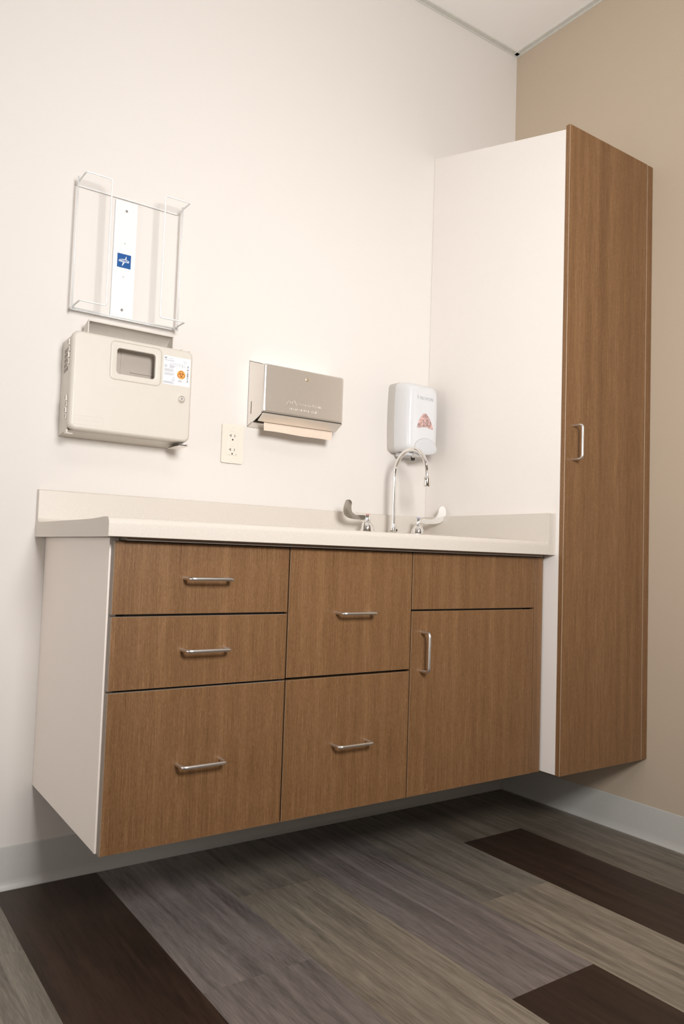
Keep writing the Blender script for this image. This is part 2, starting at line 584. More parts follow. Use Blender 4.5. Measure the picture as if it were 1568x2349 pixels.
# right unit: fixed panel, door, filler
cab = thing('sink_cabinet', 'wall-hung walnut sink cabinet with one door under a plain panel, beside the tall cabinet', 'cabinet', (1.08, -0.26, ZB), g)
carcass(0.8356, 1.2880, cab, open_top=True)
rails(0.8356, 1.2880, (0.6998,), cab)
front('false_drawer_front', 0.8375, 1.2865, 0.7025, 0.8450, cab, side='wood')  # darker wood sides stand in for gap shade, door below too
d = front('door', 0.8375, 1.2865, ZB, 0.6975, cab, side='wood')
pull(d, 0.8700, 0.5970, True)
bm = B()
for (x, z, l, a) in ((0.9005, 0.2500, 0.007, 20), (0.9035, 0.2560, 0.004, 80), (0.9020, 0.2615, 0.003, 40)):
    q = bmesh.ops.create_cube(bm, size=1, matrix=Matrix.Translation((x, YCAB - 0.0002, z)) @ Matrix.Rotation(math.radians(-a), 4, 'Y') @ Matrix.Diagonal((l, 0.0003, 0.0009, 1)))
obj('chipped_spot', bm, M['edge'], d)['label'] = 'small pale chips at the foot of the door'
bm = B()
add_box(bm, 1.2885, XT - 0.0095, YCAB + 0.0004, YCAB + 0.0190, ZB, 0.8450, 0.0005, 1)
obj('filler_strip', bm, M['wood'], cab)
bm = B()
add_box(bm, XT - 0.0095, XT - 0.0008, YCAB + 0.006, YCAB + 0.02, ZB + 0.0005, 0.8500)
obj('scribe_strip', bm, M['drawer_edge'], cab)

# ------------------------------------------------------------------ countertop
ct = thing('countertop', 'beige speckled laminate countertop with backsplash, above the row of walnut drawers', 'countertop', (0.69, -0.28, ZCB))
# one profile: underside, rolled front nose, shallow deck, coved backsplash
pr = [(-0.001, ZCB), (-0.552, ZCB), (-0.5625, ZCB), (-0.5650, ZCB + 0.001)]
for k in range(9):
    a = math.radians(90 * k / 8)
    pr.append((-0.5650 + 0.013 * (1 - math.cos(a)), ZCT - 0.0135 + 0.013 * math.sin(a)))
pr += [(-0.530, ZCT - 0.0002), (-0.505, ZCT - 0.0012), (-0.47, ZCT - 0.0025), (-0.44, ZCT - 0.003), (-0.035, ZCT - 0.003)]
for k in range(1, 7):
    a = math.radians(90 * k / 6)
    pr.append((-0.035 + 0.014 * math.sin(a), ZCT - 0.003 + 0.014 * (1 - math.cos(a))))
pr += [(-0.0200, 0.9600), (-0.0190, 0.9685), (-0.0165, 0.9713), (-0.001, 0.9713)]
SX0, SX1, SY0, SY1 = 0.895, 1.215, -0.455, -0.150       # sink cut-out
bm = B()
def seg_profile(x0, x1, pts):
    add_prism(bm, pts, x0, x1, 'x')
seg_profile(0.0520, XT - 0.0007, pr)
top = obj('worktop', bm, M['counter'], ct, True)
ck = B()
add_box(ck, SX0, SX1, SY0, SY1, 0.60, 0.95)
cut = obj('cutter', ck, M['counter'])
mod = top.modifiers.new('cut', 'BOOLEAN')
mod.object = cut
mod.operation = 'DIFFERENCE'
mod.solver = 'EXACT'
bpy.context.view_layer.update()
dg = bpy.context.evaluated_depsgraph_get()
nm = bpy.data.meshes.new_from_object(top.evaluated_get(dg))
top.modifiers.clear()
top.data = nm
bpy.data.objects.remove(cut)
bm = B()
spp = [(-0.0192, ZCT - 0.002), (-0.5630, ZCT - 0.008), (-0.5650, ZCT - 0.006), (-0.5650, 0.9690), (-0.5630, 0.9713), (-0.0192, 0.9713)]
add_prism(bm, spp, 1.3040, XT - 0.0007, 'x')
obj('side_splash', bm, M['counter'], ct)
bm = B()
add_prism(bm, [(-0.5655, ZCB + 0.0006), (-0.5655, 0.9705), (-0.5645, 0.9705), (-0.5645, ZCB + 0.0006)], 1.3045, XT - 0.001, 'x')
obj('splash_edge_band', bm, M['counter'], ct)
bm = B()
add_box(bm, 0.094, 1.300, -0.5480, -0.5020, 0.8467, 0.8524)
obj('build_up_strip', bm, M['drawer_edge'], ct)

# ------------------------------------------------------------------ sink and faucet
sk = thing('sink', 'stainless drop-in sink set in the beige countertop, only its thin rim showing', 'sink', (1.055, -0.30, ZCT - 0.003))
bm = B()
zr = ZCT - 0.0028
outer = rrect(0.880, 1.232, -0.478, -0.130, 0.03)
rings = []
for inset, z in ((0, zr), (0, zr + 0.0060), (0.004, zr + 0.0078), (0.016, zr + 0.0070), (0.024, zr - 0.004), (0.030, zr - 0.13), (0.045, zr - 0.145), (0.11, zr - 0.148)):
    rings.append([bm.verts.new((x, y, z)) for x, y in rrect(0.880 + inset, 1.232 - inset, -0.478 + inset, -0.130 - inset, max(0.03 - inset * 0.1, 0.01))])
for a, b_ in zip(rings, rings[1:]):
    n = len(a)
    for k in range(n):
        bm.faces.new((a[k], a[(k + 1) % n], b_[(k + 1) % n], b_[k]))
bm.faces.new(rings[-1])
obj('bowl', bm, M['steel'], sk, True)
bm = B()
add_lathe(bm, [(0.004, 0), (0.030, 0.0), (0.032, 0.002), (0.028, 0.0035), (0.004, 0.003)], (1.055, -0.30, zr - 0.147))
obj('drain', bm, M['chrome'], sk, True)

ZD = ZCT - 0.003
fa = thing('faucet', 'chrome gooseneck faucet with two wrist-blade handles on the counter beside the sink', 'faucet', (1.113, -0.10, ZD))
FX, FY = 1.113, -0.10
bm = B()
path = [(FX, FY, ZD + 0.020), (FX, FY, 1.086)]
R = 0.0775
cy_ = FY - R
for k in range(1, 25):
    a = math.radians(180 * k / 24)
    path.append((FX, cy_ + R * math.cos(a), 1.0905 + R * 1.02 * math.sin(a)))
path.append((FX, FY - 2 * R - 0.001, 1.078))
add_tube(bm, path, 0.0066, 18)
sp = obj('spout', bm, M['chrome'], fa, True)
bm = B()
add_lathe(bm, [(0.0060, 0.033), (0.0075, 0.030), (0.0108, 0.024), (0.0112, 0.021), (0.0112, 0.002), (0.0105, 0.0), (0.0085, 0.0), (0.0083, 0.003)], (FX, FY - 2 * R - 0.001, 1.0485))
obj('aerator', bm, M['chrome'], sp, True)
bm = B()
add_lathe(bm, [(0.024, 0), (0.024, 0.004), (0.0135, 0.008), (0.0125, 0.011), (0.0145, 0.014), (0.0145, 0.019), (0.0125, 0.022), (0.0135, 0.0245), (0.0150, 0.029), (0.0142, 0.034), (0.0098, 0.0375), (0.0090, 0.049), (0.0070, 0.050)], (FX, FY, ZD))
obj('spout_base', bm, M['chrome'], fa, True)
bm = B()
bmesh.ops.create_uvsphere(bm, u_segments=14, v_segments=8, radius=0.0042, matrix=Matrix.Translation((FX + 0.002, FY - 0.0125, ZD + 0.029)))
obj('set_screw', bm, M['dark'], fa, True)
bell = [(0.0275, 0), (0.0270, 0.004), (0.0260, 0.012), (0.0238, 0.024), (0.0205, 0.036), (0.0160, 0.045), (0.0110, 0.0495), (0.0085, 0.0505), (0.0082, 0.0525), (0.0095, 0.0535), (0.0095, 0.0555), (0.0062, 0.0565), (0.0058, 0.061)]
def bezier_outline(pts, n=3):
    """closed smooth outline through the points"""
    out = []
    L = len(pts)
    for i in range(L):
        p0, p1, p2, p3 = [Vector(pts[(i + j) % L]) for j in (-1, 0, 1, 2)]
        for k in range(n):
            t = k / n
            out.append(0.5 * ((2 * p1) + (-p0 + p2) * t + (2 * p0 - 5 * p1 + 4 * p2 - p3) * t * t + (-p0 + 3 * p1 - 3 * p2 + p3) * t ** 3))
    return [tuple(v) for v in out]
blade_pts = [(0.009, 0.0000), (0.030, 0.0005), (0.046, 0.0000), (0.057, 0.0025), (0.066, 0.0110), (0.0720, 0.0240), (0.0735, 0.0360), (0.0770, 0.0435), (0.0850, 0.0470), (0.0940, 0.0440), (0.0990, 0.0350), (0.1000, 0.0200), (0.0960, 0.0050), (0.0840, -0.0070), (0.0640, -0.0130), (0.0380, -0.0145), (0.0090, -0.0145)]
def wrist_handle(hx, s, rot, btn, lean=0):
    """s = -1 points left, +1 points right; rot turns it about the stem"""
    bm = B()
    add_lathe(bm, bell, (hx, FY, ZD))
    bl = obj('valve_bell', bm, M['chrome'], fa, True)
    bm = B()
    zt_ = 0.9590
    add_lathe(bm, [(0.0078, 0.9430), (0.0086, 0.9436), (0.0086, 0.9602), (0.0080, 0.9612)], (hx, FY, 0), 'z', 24)
    pts = [(s * x, zt_ + z) for x, z in bezier_outline(blade_pts)]
    lv = B()
    add_prism(lv, pts, -0.0024, 0.0024, 'y', 0.0012)
    bmesh.ops.recalc_face_normals(lv, faces=lv.faces)
    lv.transform(Matrix.Translation((hx, FY, 0)) @ Matrix.Rotation(math.radians(rot), 4, 'Z') @ Matrix.Translation((0, 0, 0.951)) @ Matrix.Rotation(math.radians(lean), 4, 'X') @ Matrix.Translation((0, 0, -0.951)))
    me = bpy.data.meshes.new('tmp')
    lv.to_mesh(me)
    lv.free()
    bm.from_mesh(me)
    bpy.data.meshes.remove(me)
    h = obj('wrist_blade', bm, M['chrome'], fa, True)
    bm = B()
    add_lathe(bm, [(0.0070, 0), (0.0070, 0.0012), (0.005, 0.0022)], (hx, FY, 0.9608), 'z', 20)
    b_ = obj('index_button', bm, M[btn], h, True)
    b_['label'] = 'red hot-water button' if btn == 'red' else 'blue cold-water button'
wrist_handle(1.0095, -1, 0, 'red', 21)
wrist_handle(1.2170, 1, -13, 'blue_btn')

# ------------------------------------------------------------------ tall cabinet
tc_ = thing('tall_cabinet', 'tall wall-hung cabinet with a narrow walnut door, white side and sloping top, in the corner', 'cabinet', (1.534, -0.29, ZB))
zt, ztb = 2.1054, 2.2433
prof = [(-0.0008, ZB), (YT, ZB), (YT, zt - 0.010), (-0.0008, ztb)]
bm = B()
add_prism(bm, prof, XT, XT + 0.018, 'x', 0.0006, seg=1)
obj('side_panel', bm, M['melamine'], tc_)['label'] = 'white laminate side panel'
bm = B()
add_prism(bm, [(p[0], p[1]) for p in prof], XW - 0.022, XW - 0.002, 'x')
obj('side_panel', bm, M['melamine'], tc_)
bm = B()
sl = (ztb - zt + 0.010) / (-0.0008 - YT)
tp = [(YT, zt - 0.0105), (-0.0008, ztb - 0.0005), (-0.0008, ztb - 0.0185), (YT, zt - 0.0285)]
add_prism(bm, tp, XT + 0.018, XW - 0.022, 'x')
obj('sloped_top', bm, M['melamine'], tc_)
bm = B()
add_box(bm, XT + 0.018, XW - 0.022, YT, -0.0008, ZB, ZB + 0.018)
obj('bottom_panel', bm, M['melamine'], tc_)
bm = B()
add_box(bm, XT + 0.018, XW - 0.022, -0.012, -0.0008, ZB + 0.018, ztb - 0.03)
obj('back_panel', bm, M['melamine'], tc_)
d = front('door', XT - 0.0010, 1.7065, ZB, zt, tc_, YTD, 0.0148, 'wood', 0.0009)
pull(d, 1.3660, 1.1765, True, YTD, 0.0975)
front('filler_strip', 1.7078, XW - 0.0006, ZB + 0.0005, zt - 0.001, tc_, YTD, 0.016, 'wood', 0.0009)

# ------------------------------------------------------------------ wire glove-box rack
rk = thing('glove_box_rack', 'empty white wire glove rack with a blue logo, above the beige box', 'rack', (0.243, -0.001, 1.44))
bm = B()
add_box(bm, 0.2090, 0.2700, -0.0060, -0.0012, 1.4470, 1.7640, 0.0006, 1)
obj('mounting_plate', bm, M['white_plate'], rk)
wr = 0.0021
YW = -0.0052
zt1, zb1, D = 1.7695, 1.4420, -0.095
xl, xr = 0.1045, 0.3830
def wire(pts, r=0.005, w_=wr):
    bm = B()
    add_tube(bm, fillet(pts, r, 5), w_, 10)
    return obj('wire', bm, M['white_wire'], rk, True)
wire([(xl, D * 0.45, zt1 + 0.001), (xl, YW, zt1), (xr, YW, zt1), (xr, D * 0.45, zt1 + 0.001)])
wire([(xl, D * 0.45, zb1 - 0.001), (xl, YW, zb1), (xr, YW, zb1), (xr, D * 0.45, zb1 - 0.001)], w_=0.0026)
for a, b_ in ((xl, 0.1700), (xr, 0.3130)):
    s = 1 if b_ > a else -1
    wire([(a, YW - 0.004, zt1 + 0.0005), (a, D, zt1), (b_, D, zt1), (b_, D, zb1 - 0.0005), (a, D, zb1), (a, YW - 0.004, zb1 + 0.0005)], 0.007)
    wire([(a - s * 0.003, -0.036, zb1 - 0.010), (a - s * 0.003, -0.036, zt1 + 0.010)])
wire([(xl - 0.006, -0.033, zb1 - 0.004), (xr + 0.006, -0.033, zb1 - 0.004)])
for z in (1.7370, 1.4670):
    bm = B()
    add_lathe(bm, [(0.0040, 0), (0.0038, 0.0012), (0.0022, 0.0022)], (0.2395, -0.0060, z), 'y', 16)
    s = obj('screw', bm, M['satin'], rk, True)
    bm = B()
    add_box(bm, 0.2373, 0.2417, -0.0085, -0.0080, z - 0.0005, z + 0.0005)
    add_box(bm, 0.2390, 0.2400, -0.0085, -0.0080, z - 0.0022, z + 0.0022)
    obj('screw_slot', bm, M['dark'], s)
for z in (1.6480, 1.5570):
    bm = B()
    add_lathe(bm, [(0.0022, 0), (0.0022, 0.0002)], (0.2390, -0.0060, z), 'y', 16)
    obj('screw_hole', bm, M['soap_grey'], rk, True)
bm = B()
add_box(bm, 0.2205, 0.2575, -0.0066, -0.0060, 1.5815, 1.6190)
lt = obj('logo_tile', bm, M['blue'], rk)
lt['label'] = 'blue square logo plate with a white star emblem'
bm = B()
ym = -0.0067
cx, cz = 0.2392, 1.6000
def flat(pts, t=0.0003):
    add_prism(bm, pts, ym, ym - t, 'y')
flat([(cx + 0.0012, cz + 0.0030), (cx + 0.0055, cz + 0.0020), (cx + 0.0058, cz + 0.0130), (cx + 0.0048, cz + 0.0130)])
flat([(cx - 0.0030, cz - 0.0035), (cx + 0.0012, cz - 0.0042), (cx - 0.0045, cz - 0.0140), (cx - 0.0055, cz - 0.0138)])
up = []
for k in range(13):
    t = -1 + 2 * k / 12
    up.append((cx + 0.0145 * t, cz + 0.0015 + 0.0035 * (1 - t * t)))
dn = [(x, z - 0.0016 * (1 - abs((x - cx) / 0.0145)) - 0.0004) for x, z in reversed(up)]
flat(up + dn)
obj('emblem', bm, M['ink_white'], lt)
bm = B()
add_text(bm, 'MEDLINE', cx - 0.0150, ym, cz - 0.0034, 0.0045, 0.0290, shear=0.3, bold=0.02)
obj('lettering', bm, M['ink_white'], lt)

# ------------------------------------------------------------------ sharps disposal cabinet
sh = thing('sharps_cabinet', 'beige plastic wall box with a small window, lock and orange biohazard sticker', 'sharps container', (0.248, -0.001, 1.11))
bx0, bx1, bz0, bz1 = 0.0940, 0.4040, 1.1110, 1.3520
bm = B()
prf = [(-0.001, bz0), (-0.070, bz0 + 0.008), (-0.0800, bz0 + 0.011), (-0.0820, bz1 - 0.002), (-0.080, bz1 + 0.003), (-0.001, bz1)]
t = 0.003
add_prism(bm, prf, bx0, bx0 + t, 'x', 0.001)
add_prism(bm, prf, bx1 - t, bx1, 'x', 0.001)
add_prism(bm, [(-0.001, bz0), (-0.070, bz0 + 0.008), (-0.070, bz0 + 0.011), (-0.001, bz0 + 0.003)], bx0 + t, bx1 - t, 'x')
add_box(bm, bx0 + t, bx1 - t, -0.004, -0.001, bz0 + 0.003, bz1)
obj('housing', bm, M['beige'], sh, True)
bm = B()
add_box(bm, bx0 + 0.02, bx1 - 0.02, -0.066, -0.006, bz0 + 0.014, bz1 - 0.004, 0.004)
add_box(bm, 0.2235, 0.2260, -0.0680, -0.066, 1.26, 1.345)
add_box(bm, 0.2500, 0.3150, -0.0690, -0.066, 1.2880, 1.2905)
obj('inner_container', bm, M['beige_in'], sh, True)
# door with the window opening
dx0, dx1, dz0, dz1 = 0.0900, 0.4070, 1.1170, 1.3640
DY0, DY1 = -0.0830, -0.1080
bm = B()
wx0, wx1, wz0, wz1 = 0.2000, 0.3020, 1.2710, 1.3370
def loop_pts(x0, x1, z0, z1, r):
    return rrect(x0, x1, z0, z1, r, 6)
outs = []
for inset, y in ((0.002, DY0), (0.0, DY0 - 0.004), (0.0, DY1 + 0.011), (0.0012, DY1 + 0.006), (0.0038, DY1 + 0.0018), (0.0074, DY1), (0.0084, DY1)):
    outs.append([bm.verts.new((x, y, z)) for x, z in loop_pts(dx0 + inset, dx1 - inset, dz0 + inset, dz1 - inset, 0.0175 - inset * 0.8)])
ins = []
wo = 0.0160
for ex, y in ((wo + 0.0019, DY1), (wo + 0.0010, DY1), (wo, DY1 + 0.0018), (wo - 0.0012, DY1), (wo - 0.0024, DY1 - 0.0008), (wo - 0.0034, DY1 - 0.0008), (0.002, DY1 - 0.0008), (0.001, DY1 - 0.0006), (0.0, DY1), (0.0, DY1 + 0.008)):
    ins.append([bm.verts.new((x, y, z)) for x, z in loop_pts(wx0 - ex, wx1 + ex, wz0 - ex, wz1 + ex, 0.0085 + ex * 0.2)])
seq = outs + ins
for a, b_ in zip(seq, seq[1:]):
    n = len(a)
    for k in range(n):
        bm.faces.new((a[k], a[(k + 1) % n], b_[(k + 1) % n], b_[k]))
door = obj('door', bm, M['beige'], sh, True)
# window pane (clear plastic)
gm, nt, b = new_mat('clear_plastic')
tr_ = nt.nodes.new('ShaderNodeBsdfTransparent')
tr_.inputs[0].default_value = (0.97, 0.96, 0.95, 1)
gl_ = nt.nodes.new('ShaderNodeBsdfGlossy')
gl_.inputs['Roughness'].default_value = 0.08
mx_ = nt.nodes.new('ShaderNodeMixShader')
mx_.inputs[0].default_value = 0.07
nt.links.new(tr_.outputs[0], mx_.inputs[1])
nt.links.new(gl_.outputs[0], mx_.inputs[2])
nt.links.new(mx_.outputs[0], nt.nodes['Material Output'].inputs[0])
nt.nodes.remove(b)
bm = B()
add_box(bm, wx0 + 0.0003, wx1 - 0.0003, DY1 + 0.0050, DY1 + 0.0060, wz0 + 0.0003, wz1 - 0.0003)
obj('window_pane', bm, gm, door)
# embossed name plate, low left
bm = B()
pl = loop_pts(0.0990, 0.1730, 1.1310, 1.1535, 0.004)
n = len(pl)
def frame_strip(bm, o_, i_, y, th):
    a = [bm.verts.new((x, y, z)) for x, z in o_]
    b_ = [bm.verts.new((x, y - th, z)) for x, z in o_]
    c_ = [bm.verts.new((x, y - th, z)) for x, z in i_]
    d_ = [bm.verts.new((x, y, z)) for x, z in i_]
    for p, q in ((a, b_), (b_, c_), (c_, d_)):
        for k in range(len(a)):
            bm.faces.new((p[k], p[(k + 1) % len(a)], q[(k + 1) % len(a)], q[k]))
frame_strip(bm, pl, loop_pts(0.0998, 0.1722, 1.1318, 1.1527, 0.0035), DY1 + 0.0002, 0.0006)
obj('embossed_plate', bm, M['beige'], door)
bm = B()
add_text(bm, 'COVIDIEN', 0.1040, DY1 + 0.0002, 1.1385, 0.0070, 0.060, extrude=0.0005)
obj('embossed_lettering', bm, M['beige'], door)
bm = B()
add_lathe(bm, [(0.0098, 0), (0.0098, 0.0035), (0.0088, 0.0060), (0.0068, 0.0072), (0.0060, 0.0052), (0.0057, 0.0060), (0.0005, 0.0060)], (0.3760, DY1, 1.2300), 'y', 28)
lk = obj('lock', bm, M['steel'], door, True)
lk['label'] = 'round metal key lock'
bm = B()
add_disc(bm, 0.3760, DY1 - 0.0060, 1.2310, 0.0014, 0.0004, 14)
add_box(bm, 0.3753, 0.3767, DY1 - 0.0064, DY1 - 0.0060, 1.2275, 1.2310)
obj('keyhole', bm, M['dark'], lk)
# hinges on the left side
for (z0, z1, ns) in ((1.281, 1.344, 4), (1.144, 1.204, 4)):
    bm = B()
    for k in range(ns):
        a = z0 + (z1 - z0) * k / ns
        b_ = z0 + (z1 - z0) * (k + 1) / ns
        off = 0.0015 if k % 2 else 0.0
        add_box(bm, 0.0880 - off, 0.0935 - off, -0.0825, -0.0745, a + 0.0006, b_ - 0.0006, 0.001)
    hg = obj('hinge', bm, M['beige'], sh)
    bm = B()
    for k in range(ns):
        a = z0 + (z1 - z0) * (k + 0.25) / ns
        off = 0.0015 if k % 2 else 0.0
        add_box(bm, 0.0877 - off, 0.0880 - off, -0.0795, -0.0770, a, a + 0.0085)
    obj('hinge_slot', bm, M['dark'], hg)
# vent slots, high on the left side
bm = B()
for r_ in range(5):
    for c_ in range(2 if r_ < 4 else 3):
        y = -0.0255 - 0.0125 * c_
        z = 1.3270 - r_ * 0.0125 + 0.0015 * c_
        add_box(bm, bx0 - 0.0003, bx0 + 0.0004, y - 0.0100, y, z - 0.0098, z)
obj('vent_slots', bm, M['vent'], sh)
# open counter-balanced flap behind the door top
bm = B()
arc = []
yc, zc_, rr = -0.060, 1.3400, 0.060
for k in range(13):
    a = math.radians(90 * k / 12)
    arc.append((yc + rr * math.cos(a) - 0.002, zc_ + (rr + 0.006) * math.sin(a) * 1.0))
arc_in = [(y - 0.0020 if i < 10 else y, z - 0.0022) for i, (y, z) in enumerate(arc)]
add_prism(bm, arc + list(reversed(arc_in)), 0.1400, 0.3640, 'x')
for (xa, xb) in ((0.1375, 0.1400), (0.3640, 0.3665)):
    add_prism(bm, arc + [(-0.0620, 1.340)], xa, xb, 'x')
add_box(bm, 0.1375, 0.3665, -0.0640, -0.0612, 1.4040, 1.4080)
obj('drop_flap', bm, M['beige'], sh, True)
bm = B()
add_box(bm, 0.3740, 0.3810, -0.1000, -0.0920, 1.3600, 1.3665, 0.001)
add_box(bm, 0.3965, 0.4000, -0.1000, -0.0920, 1.3590, 1.3655, 0.001)
obj('top_catch', bm, M['beige_in'], sh)
bm = B()
add_box(bm, 0.3760, 0.4020, -0.1060, -0.0320, 1.1060, 1.1080)
add_box(bm, 0.3990, 0.4020, -0.1060, -0.0320, 1.1080, 1.1120)
obj('bottom_latch', bm, M['steel'], sh)
bm = B()
add_box(bm, 0.3785, 0.3990, -0.1020, -0.0320, 1.1080, 1.1112)
obj('latch_slot', bm, M['dark'], sh)
bm = B()
add_box(bm, 0.0900, 0.0930, -0.0900, -0.0700, 1.1080, 1.1180)
add_box(bm, 0.0930, 0.1060, -0.0900, -0.0700, 1.1080, 1.1100)
obj('bottom_bracket', bm, M['beige'], sh)
# sticker
lx0, lx1, lz0, lz1 = 0.3235, 0.3985, 1.2650, 1.3400
ys = DY1 - 0.0001
bm = B()
add_box(bm, lx0, lx1, ys - 0.0003, ys, lz0, lz1)
st = obj('sticker', bm, M['label_white'], door)
st['label'] = 'white printed sticker with an orange biohazard circle'
yp_ = ys - 0.0004
bm = B()
add_disc(bm, 0.3735, yp_, 1.2950, 0.0118, 0.0002)
od = obj('biohazard_disc', bm, M['orange'], st)
bm = B()
for a in (90, 210, 330):
    c, s = math.cos(math.radians(a)), math.sin(math.radians(a))
    add_ring(bm, 0.3735 + 0.0054 * c, yp_ - 0.0003, 1.2950 + 0.0054 * s, 0.0042, 0.0054, 0.0002, a - 155, a + 155, 26)
    add_box(bm, 0.3735 + 0.0014 * c - 0.0006, 0.3735 + 0.0014 * c + 0.0006, yp_ - 0.0005, yp_ - 0.0003, 1.2950 + 0.0014 * s - 0.0006, 1.2950 + 0.0014 * s + 0.0006)
add_ring(bm, 0.3735, yp_ - 0.0005, 1.2950, 0.0036, 0.0046, 0.0002, 0, 360, 30)
obj('biohazard_symbol', bm, M['symbol'], st)
bm = B()
r2 = random.Random(3)
for (xa, xb, za, zb_, nl) in ((0.3260, 0.3350, 1.3090, 1.3170, 5), (0.3400, 0.3560, 1.3085, 1.3165, 5), (0.3260, 0.3540, 1.2985, 1.3065, 5), (0.3260, 0.3560, 1.2890, 1.2960, 4), (0.3250, 0.3560, 1.2675, 1.2730, 4), (0.3650, 0.3780, 1.2745, 1.2805, 4), (0.3470, 0.3570, 1.2750, 1.2780, 2), (0.3780, 0.3880, 1.3250, 1.3330, 3), (0.3430, 0.3820, 1.3215, 1.3225, 1)):
    for k in range(nl):
        z = za + (zb_ - za) * (k + 0.5) / nl
        xe = xa + (xb - xa) * (0.75 + 0.25 * r2.random())
        add_box(bm, xa, xe, yp_ - 0.0002, yp_, z - 0.00032, z + 0.00032)
tri = [(0.3480, 1.2795), (0.3560, 1.2795), (0.3520, 1.2865)]
for i in range(3):
    a, b_ = Vector((tri[i][0], yp_ - 0.0001, tri[i][1])), Vector((tri[(i + 1) % 3][0], yp_ - 0.0001, tri[(i + 1) % 3][1]))
    add_tube(bm, [a, b_], 0.0003, 6)
add_box(bm, 0.3517, 0.3523, yp_ - 0.0002, yp_, 1.2812, 1.2842)
add_tube(bm, [(0.3370, yp_ - 0.0001, 1.3180), (0.3420, yp_ - 0.0001, 1.3180)], 0.00025, 6)
for p, q in (((0.342, 1.3195), (0.382, 1.3195)), ((0.342, 1.3160), (0.382, 1.3160)), ((0.342, 1.3160), (0.342, 1.3195)), ((0.376, 1.3140), (0.376, 1.3215)), ((0.382, 1.3140), (0.382, 1.3215))):
    add_tube(bm, [(p[0], yp_ - 0.0001, p[1]), (q[0], yp_ - 0.0001, q[1])], 0.00028, 6)
obj('fine_print', bm, M['ink_grey'], st)
bm = B()
add_text(bm, 'SharpSafety', 0.3258, yp_, 1.3255, 0.0055, 0.0270, extrude=0.0002)
add_text(bm, 'COVIDIEN', 0.3345, yp_, 1.3330, 0.0022, 0.0150, extrude=0.0002)
obj('lettering', bm, M['ink_grey'], st)
bm = B()
add_box(bm, 0.3262, 0.3282, yp_ - 0.0002, yp_, 1.3322, 1.3365)
add_box(bm, 0.3298, 0.3318, yp_ - 0.0002, yp_, 1.3322, 1.3365)
obj('logo_mark', bm, M['ink_dark'], st)
bm = B()
z = 1.2780
while z < 1.3190:
    h = r2.choice((0.0005, 0.0005, 0.001, 0.0016, 0.0022))
    add_box(bm, 0.3895, 0.3935, yp_ - 0.0002, yp_, z, z + h)
    z += h + r2.choice((0.0006, 0.0010, 0.0018))
obj('barcode', bm, M['ink_dark'], st)

# ------------------------------------------------------------------ wall outlet
ou = thing('wall_outlet', 'ivory duplex outlet on the cream wall, left of the steel towel dispenser', 'outlet', (0.5830, -0.001, 1.088))
bm = B()
pts = rrect(0.5490, 0.6180, 1.0880, 1.2010, 0.004)
add_prism(bm, pts, -0.0010, -0.0065, 'y', 0.0022, seg=3)
obj('cover_plate', bm, M['ivory'], ou, True)
bm = B()
add_box(bm, 0.5665, 0.5993, -0.0084, -0.0060, 1.1110, 1.1765, 0.0008, 2)
rc = obj('receptacle', bm, M['ivory'], ou)
yr = -0.0088
for zo in (1.1680, 1.1270):
    bm = B()
    add_box(bm, 0.5757, 0.5773, yr, -0.0080, zo - 0.0042, zo + 0.0042)
    add_box(bm, 0.5708, 0.5760, yr, -0.0080, zo - 0.0008, zo + 0.0008)
    add_box(bm, 0.5880, 0.5896, yr, -0.0080, zo - 0.0037, zo + 0.0037)
    add_lathe(bm, [(0.0024, 0), (0.0024, 0.0008)], (0.5822, -0.0080, zo - 0.0117), 'y', 16)
    obj('socket_slots', bm, M['dark'], rc)
bm = B()
add_lathe(bm, [(0.0011, 0), (0.0011, 0.0006)], (0.5945, -0.0082, 1.1140), 'y', 10)
obj('indicator_light', bm, M['dark'], rc)
bm = B()
add_box(bm, 0.5745, 0.5895, -0.0092, -0.0080, 1.1372, 1.1428, 0.0006, 1)
obj('reset_button', bm, M['ivory'], rc)
bm = B()
add_text(bm, '20A-125V', 0.5765, -0.0063, 1.1812, 0.0018, 0.0120, extrude=0.0003)
obj('lettering', bm, M['soap_grey'], ou)
for z in (1.1925, 1.0965):
    bm = B()
    add_lathe(bm, [(0.0030, 0), (0.0026, 0.0008), (0.0005, 0.001)], (0.5833, -0.0064, z), 'y', 14)
    obj('screw', bm, M['ivory'], ou, True)

# ------------------------------------------------------------------ paper towel dispenser
tw = thing('towel_dispenser', 'brushed stainless paper towel dispenser mounted on the cream wall above the counter', 'paper towel dispenser', (0.767, -0.001, 1.20))
tx0, tx1 = 0.6305, 0.9060
cf = -0.0975
bm = B()
side = [(-0.001, 1.2010), (-0.0300, 1.2110), (-0.0620, 1.2210), (-0.0855, 1.2300), (-0.0860, 1.3735), (-0.001, 1.3990)]
for xa, xb in ((tx0, tx0 + 0.0012), (tx1 - 0.0012, tx1)):
    add_prism(bm, side, xa, xb, 'x')
add_prism(bm, [(-0.001, 1.3990), (-0.0860, 1.3735), (-0.0860, 1.3723), (-0.001, 1.3978)], tx0, tx1, 'x')
add_box(bm, tx0, tx1, -0.0022, -0.0010, 1.2010, 1.3985)
add_prism(bm, [(-0.001, 1.2010), (-0.0300, 1.2110), (-0.0300, 1.2122), (-0.001, 1.2022)], tx0, tx1, 'x')
obj('housing', bm, M['steel'], tw)
